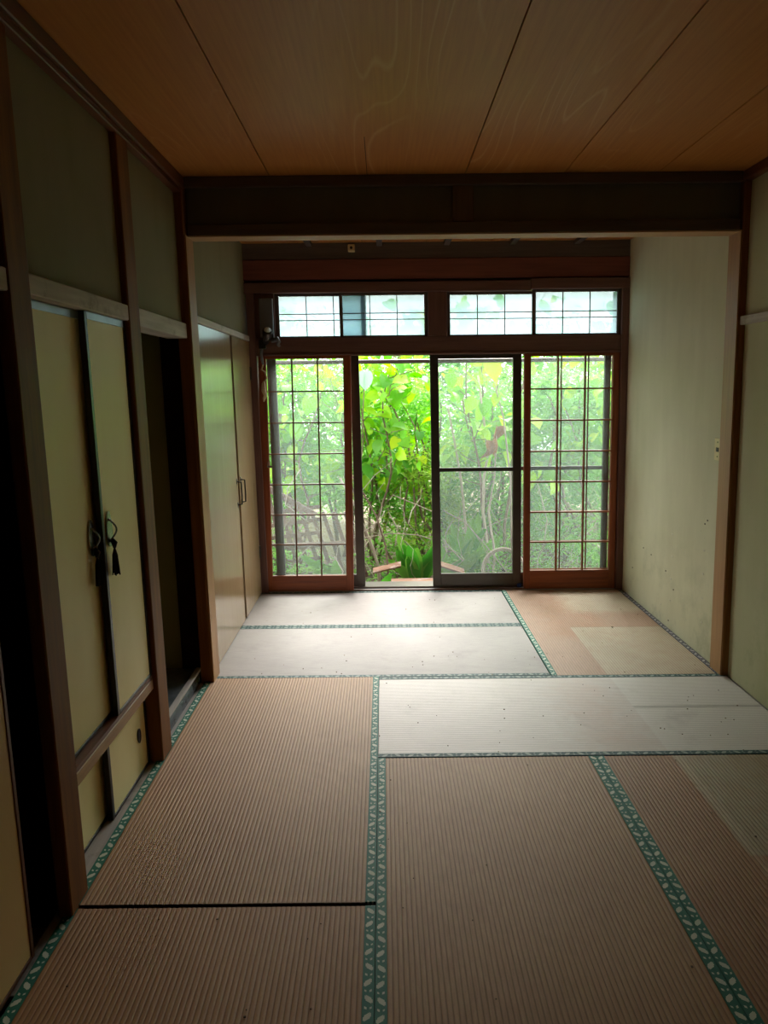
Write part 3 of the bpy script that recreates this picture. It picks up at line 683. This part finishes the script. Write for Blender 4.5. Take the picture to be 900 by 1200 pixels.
for (bx, by), tips, lab, nl, sz in SH:
    vine_tree((bx, by, gz(bx, by) - .03), tips, lab, min(290, int(nl * 1.45)), sz * .68, None, zmin=.55 if by < 9 else .7)
# single leaves that stand out
t1 = empty('heart_leaf_sprig', tuple(gpt(440, 560, 6.8)), 'pale green heart shaped leaf on a thin stem in the open gap', 'leaf sprig', leaning=False)
p = gpt(428, 440, 6.8); base = Vector((p.x - .12, 6.9, gz(p.x, 6.9) - .03))
t1.location = base; t1['_o'] = tuple(base)
B(False).tube(wander(base, p + Vector((0, .02, .02)), 10, .06), [.008] * 6 + [.005] * 5, 5).build('stem', 'bark', t1)
put_leaf(PALE, t1, p + Vector((0, 0, .0)), .16, 0, 1.35, 0)
t2 = empty('withered_leaf_sprig', (1.0, 7.0, 0), 'brown withered leaves hanging on a bare stem behind the screen', 'leaf sprig', leaning=False)
p = gpt(583, 500, 7.0); base = Vector((p.x - .05, 7.0, gz(p.x, 7.0) - .03)); t2.location = base; t2['_o'] = tuple(base)
B(False).tube(wander(base, p, 10, .05), [.010] * 6 + [.006] * 5, 6).build('stem', 'bark_pale', t2)
for (px, py, s, rl) in ((583, 503, .22, .2), (577, 520, .24, -.2), (570, 528, .16, .5)): put_leaf(DEAD, t2, gpt(px, py, 7.0), s * .55, rl, 1.3, rl)
t3 = empty('young_leaf_sprig', (1.0, 6.6, 0), 'long stem carrying one large bright leaf below the laundry pole', 'leaf sprig', leaning=False)
p = gpt(576, 432, 6.7); q_ = gpt(598, 560, 6.7); base = Vector((q_.x + .06, 6.7, gz(q_.x, 6.7) - .03)); t3.location = base; t3['_o'] = tuple(base)
B(False).tube([base, base.lerp(q_, .5) + Vector((-.01, 0, 0)), q_, gpt(590, 490, 6.7), p + Vector((0, 0, -.02))], [.010, .009, .008, .007, .004], 7).build('stem', 'bark_pale', t3, smooth=True)
put_leaf(HM[0], t3, p + Vector((0, 0, .03)), .20, .2, .9, 0); put_leaf(HM[0], t3, gpt(552, 442, 6.7), .2, 1.2, .8, .2); put_leaf(HM[1], t3, gpt(583, 465, 6.7), .11, -.6, .9, .2)
# free standing pale stems
for k, (pts, y, rd, lab) in enumerate((
    ([(549, 683), (546, 620), (540, 560), (533, 520), (525, 478)], 7.4, .016, 'curved pale trunk rising on the left of the screen sash'),
    ([(573, 680), (571, 640), (566, 600), (567, 560), (572, 530), (560, 440)], 7.2, .018, 'smooth pale trunk rising in the middle of the screen sash'),
    ([(456, 683), (452, 640), (441, 605), (427, 580), (405, 545)], 6.6, .010, 'reddish bare stem slanting across the foot of the open gap'),
    ([(489, 650), (486, 590), (484, 560), (478, 520), (462, 480), (440, 450)], 7.6, .014, 'dark forked stem rising through the open gap'),
    ([(497, 640), (498, 600), (493, 560), (486, 500), (470, 470)], 7.8, .011, 'thin dark stem at the right of the open gap'),
    ([(444, 665), (436, 640), (428, 620), (415, 590), (398, 560)], 6.9, .016, 'thick tan stem leaning left at the foot of the open gap'),
    ([(630, 655), (637, 640), (641, 610), (636, 590), (628, 560)], 7.2, .008, 'pale curved vine stem behind the right lattice sash'))):
    w = [gpt(a, b_, y) for a, b_ in pts]; g = w[0].copy(); g.z = gz(g.x, y) - .03
    if w[0].z > g.z + .02: w = [g] + w
    o = B(False).tube(w, [rd * (1 - .5 * i / len(w)) for i in range(len(w))], 7).build('bare_stem', 'bark' if k in (2, 3, 4) else 'bark_pale', smooth=True)
    tag(o, lab, 'stem')
# tangle of dry vines (nobody could count them)
tv = B(False)
for k in range(90):
    x, y = random.uniform(-1.6, 2.8), random.uniform(6.5, 8.2)
    a_ = Vector((x, y, gz(x, y))); e = a_ + Vector((random.uniform(-1.0, 1.0), random.uniform(-.3, .3), random.uniform(.15, 1.3)))
    pts = wander(a_, e, 8, .3); tv.tube(pts, [random.uniform(.002, .005)] * 9, 4, False)
for pts, y in (([(425, 630), (460, 625), (490, 627), (510, 633)], 6.7), ([(519, 598), (545, 612), (570, 640), (600, 678)], 6.7), ([(519, 632), (530, 645), (542, 657)], 6.5), ([(455, 600), (466, 620), (463, 640)], 6.6), ([(460, 580), (485, 590), (508, 600)], 6.9)):
    tv.tube([gpt(a, b_, y) for a, b_ in pts], .005, 5, False)
tag(tv.build('dry_vines', 'bark_pale'), 'tangle of pale dry vines between the garden stems', 'vines', None, 'stuff')

# small leaved bushes and hedge behind: each a thing with foliage and stems
def bush(x, y, z0, rx, ry, rz, n, s, mat, label, name='bush', grp='bushes at the back of the garden'):
    root = empty(name, (x, y, gz(x, y) - .02), label, 'bush', group=grp, leaning=False)
    v = []; f = []; rnd = random.random
    cl = [(random.gauss(0, .5), random.gauss(0, .5), random.uniform(-.9, .9)) for _ in range(46)]
    for k in range(n):
        cx, cy_, cz = cl[k % len(cl)]
        u = Vector((cx + random.gauss(0, .17), cy_ + random.gauss(0, .17), cz + random.gauss(0, .12)))
        if abs(u.x) > 1.05 or abs(u.y) > 1.0: u.x *= .6; u.y *= .6
        p = Vector((x + u.x * rx, y + u.y * ry, z0 + (u.z + 1) * .5 * rz))
        a = Vector((random.uniform(-1, 1), random.uniform(-1, 1), random.uniform(-.6, .6))).normalized() * s * (.5 + rnd())
        b2 = a.cross(Vector((random.uniform(-.6, .6), random.uniform(-.6, .6), 1))).normalized() * a.length * .36
        o_ = len(v); v += [tuple(p - a), tuple(p + b2 + Vector((0, 0, a.length * .15))), tuple(p + a), tuple(p - b2 + Vector((0, 0, a.length * .15)))]; f.append([o_, o_ + 1, o_ + 2, o_ + 3])
    fo = B(False); fo.v = v; fo.f = f
    fo.build('foliage', mat, root)['kind'] = 'stuff'
    for k in range(3):
        tip = (x + random.uniform(-.6, .6) * rx, y + random.uniform(-.4, .4) * ry, z0 + rz * random.uniform(.6, .95))
        B(False).tube(wander((x + random.uniform(-.2, .2), y, gz(x, y) - .02), tip, 8, .12), [.022 * (1 - .08 * i) for i in range(9)], 5).build('stem', 'bark', root, smooth=True)
    return root
BS = [(-.2, 7.9, .1, .55, .35, 1.75, 3000, .038, 'leaf_small', 'airy small leaved bush among the stems of the open gap'),
      (.45, 7.7, -.2, .45, .35, 1.3, 2600, .034, 'leaf_yellow2', 'low yellow green bush at the right of the open gap'),
      (1.1, 7.9, -.2, .55, .35, 2.2, 3400, .040, 'leaf_small', 'airy small leaved bush close behind the insect screen'),
      (2.0, 7.8, -.2, .6, .35, 1.9, 3600, .040, 'leaf_small', 'airy small leaved bush close behind the right lattice'),
      (-1.0, 8.1, .1, .6, .35, 1.8, 3200, .042, 'leaf_mid', 'airy mid green bush close behind the left lattice'),
      (-1.9, 8.9, .1, 1.0, .6, 1.8, 5200, .045, 'leaf_small', 'light green bush behind the lattice fence'),
      (-.5, 8.6, -.2, .75, .6, 1.9, 5200, .042, 'leaf_small', 'light green bush behind the left half of the open gap'),
      (.55, 8.5, -.3, .7, .5, 1.9, 5600, .040, 'leaf_small', 'fine leaved bush behind the right half of the open gap'),
      (1.55, 8.6, -.3, .75, .6, 2.1, 6500, .045, 'leaf_back', 'dense green bush behind the insect screen'),
      (2.6, 8.9, -.3, .8, .6, 2.0, 6000, .045, 'leaf_back', 'dense green bush behind the right lattice sash'),
      (-3.3, 10.8, .0, 1.4, .7, 2.4, 6500, .06, 'leaf_back', 'tall back hedge bush at the far left'),
      (-1.3, 11.0, -.2, 1.3, .7, 2.6, 7000, .06, 'leaf_mid', 'tall back hedge bush left of the open gap'),
      (.6, 11.2, -.2, 1.3, .7, 2.6, 7500, .06, 'leaf_back', 'tall back hedge bush in line with the open gap'),
      (2.5, 11.0, -.2, 1.3, .7, 2.6, 7500, .06, 'leaf_back', 'tall back hedge bush behind the screen and right lattice'),
      (4.4, 10.9, -.2, 1.4, .7, 2.5, 6500, .06, 'leaf_back', 'tall back hedge bush at the far right')]
for b_ in BS: bush(*b_)
# ground cover
for k, (x, y, rx, n) in enumerate(((-1.0, 7.0, .5, 1800), (.2, 7.5, .5, 1600), (1.2, 7.3, .6, 2000), (2.2, 7.0, .6, 2400))):
    bush(x, y, -.45, rx, .35, .55, n, .028, 'leaf_small', ('low weeds at the foot of the lattice fence', 'low weeds at the foot of the open gap', 'low weeds behind the screen sash', 'low weeds behind the right lattice sash')[k], 'weed_clump', 'weed clumps')
# strap leaved plants
def strap_plant(x, y, n, h, label):
    root = empty('strap_leaved_plant', (x, y, gz(x, y)), label, 'plant', group='strap leaved plants', leaning=False)
    for k in range(n):
        az = random.uniform(-1.3, 1.3) * 1.1; d = Vector((math.sin(az), -abs(math.cos(az)) * .4, 0)); side = Vector((0, -.35, 0)).cross(Vector((0, 0, 1))).normalized()
        hh = h * random.uniform(.6, 1.1); wd = .058 * random.uniform(.8, 1.25); sp_ = random.uniform(.15, .6); v = []; f = []
        for i in range(9):
            t = i / 8; c_ = Vector((x, y, gz(x, y) - .02)) + d * hh * sp_ * (t + .4 * t * t) + Vector((0, 0, hh * (t - .30 * sp_ * t ** 3)))
            w = wd * (math.sin(math.pi * min(1, (t * .92 + .06))) ** .75) + .004
            v += [tuple(c_ - side * w), tuple(c_ + Vector((0, .012, 0))), tuple(c_ + side * w)]
        for i in range(8): f += [[i * 3, i * 3 + 1, i * 3 + 4, i * 3 + 3], [i * 3 + 1, i * 3 + 2, i * 3 + 5, i * 3 + 4]]
        b2 = B(False); b2.v = v; b2.f = f; b2.build('leaf', 'leaf_strap', root, smooth=True)
p = gpt(490, 660, 7.0)
strap_plant(gpt(488, 665, 6.9).x, 6.9, 16, .55, 'dark green strap leaved plant at the right foot of the open gap')
strap_plant(gpt(528, 665, 7.1).x, 7.1, 9, .62, 'blurred strap leaved plant behind the left of the screen')
strap_plant(gpt(550, 665, 7.2).x, 7.25, 9, .70, 'strap leaved plant behind the middle of the screen')
strap_plant(gpt(434, 678, 6.35).x, 6.35, 6, .40, 'small strap leaved plant at the left foot of the open gap')
strap_plant(gpt(395, 670, 6.9).x, 6.9, 7, .45, 'strap leaved plant in front of the lattice fence')
# lattice fence, leaning, seen at the left
lf = empty('lattice_fence', (-1.3, 6.95, gz(-1.3, 6.95)), 'old brown wooden lattice fence collapsing to the right', 'fence', leaning=False)
yF = 6.95
def slat(p0, p1, w, t, y, name='slat'):
    p0, p1 = Vector(p0), Vector(p1); d = (p1 - p0).normalized(); n = Vector((-d.z, 0, d.x)) * w / 2
    B(False).prism([p0 - n + Vector((0, y, 0)), p1 - n + Vector((0, y, 0)), p1 + n + Vector((0, y, 0)), p0 + n + Vector((0, y, 0))], (0, t, 0)).build(name, 'shed_lattice', lf)
def g2(px, py): v = gpt(px, py, yF); return (v.x, 0, v.z)
slat(g2(296, 562), g2(370, 604), .055, .04, yF - .02, 'top_rail')
slat(g2(300, 640), g2(408, 636), .035, .04, yF - .02, 'middle_rail')
for k in range(9):                              # rising slats
    x = 300 + 13 * k
    top = 566 + (x - 296) * .57
    slat(g2(x, min(top, 600)), g2(x + 26, 676), .036, .012, yF)
for k in range(7):
    y0 = 590 + 15 * k
    slat(g2(296, y0 + 14), g2(376, y0 - 16 + 14 + 6), .036, .012, yF + .013)
# old wheel half sunk in the ground
wc = gpt(590, 668, 6.75)
wh = empty('old_wheel', (wc.x, wc.y, wc.z - .19), 'old spoked wheel leaning behind the screen sash', 'wheel', leaning=False)
def ring(c_, r_, rad, name, mat): 
    pts = [c_ + Vector((r_ * math.cos(2 * math.pi * k / 36), .05 * math.sin(2 * math.pi * k / 36), r_ * math.sin(2 * math.pi * k / 36))) for k in range(37)]
    return B(False).tube(pts, rad, 6).build(name, mat, wh, smooth=True)
ring(wc, .19, .013, 'tyre', 'bark_pale'); ring(wc + Vector((0, .01, 0)), .168, .005, 'rim', 'bark_pale')
for k in range(10):
    a_ = 2 * math.pi * k / 10; B(False).tube([wc, wc + Vector((.168 * math.cos(a_), .05 * math.sin(a_), .168 * math.sin(a_)))], .003, 4).build('spoke', 'grey_wood_x', wh)
B(False).tube([wc + Vector((0, -.03, 0)), wc + Vector((0, .03, 0))], .015, 8).build('hub', 'dark_steel', wh)
# broken boards lying about
for k, (a_, b_, y, lab) in enumerate((((437, 672), (470, 664), 6.5, 'grey broken plank lying at the foot of the open gap'), ((517, 664), (545, 673), 6.4, 'pale broken plank at the lower left behind the screen'), ((700, 640), (712, 652), 6.9, 'short white stick in the weeds at the far right'))):
    p0, p1 = gpt(*a_, y), gpt(*b_, y); d = (p1 - p0).normalized(); n = Vector((0, 0, .007))
    g0, g1 = p0.copy(), p1.copy()
    o = B(False).prism([p0 - n, p1 - n, p1 + n, p0 + n], (0, .10 if k < 2 else .02, .02)).build('broken_plank', 'brown_old_board' if k < 2 else 'bark_pale')
    tag(o, lab, 'plank')
for o in bpy.data.objects:
    if '_o' in o: del o['_o']
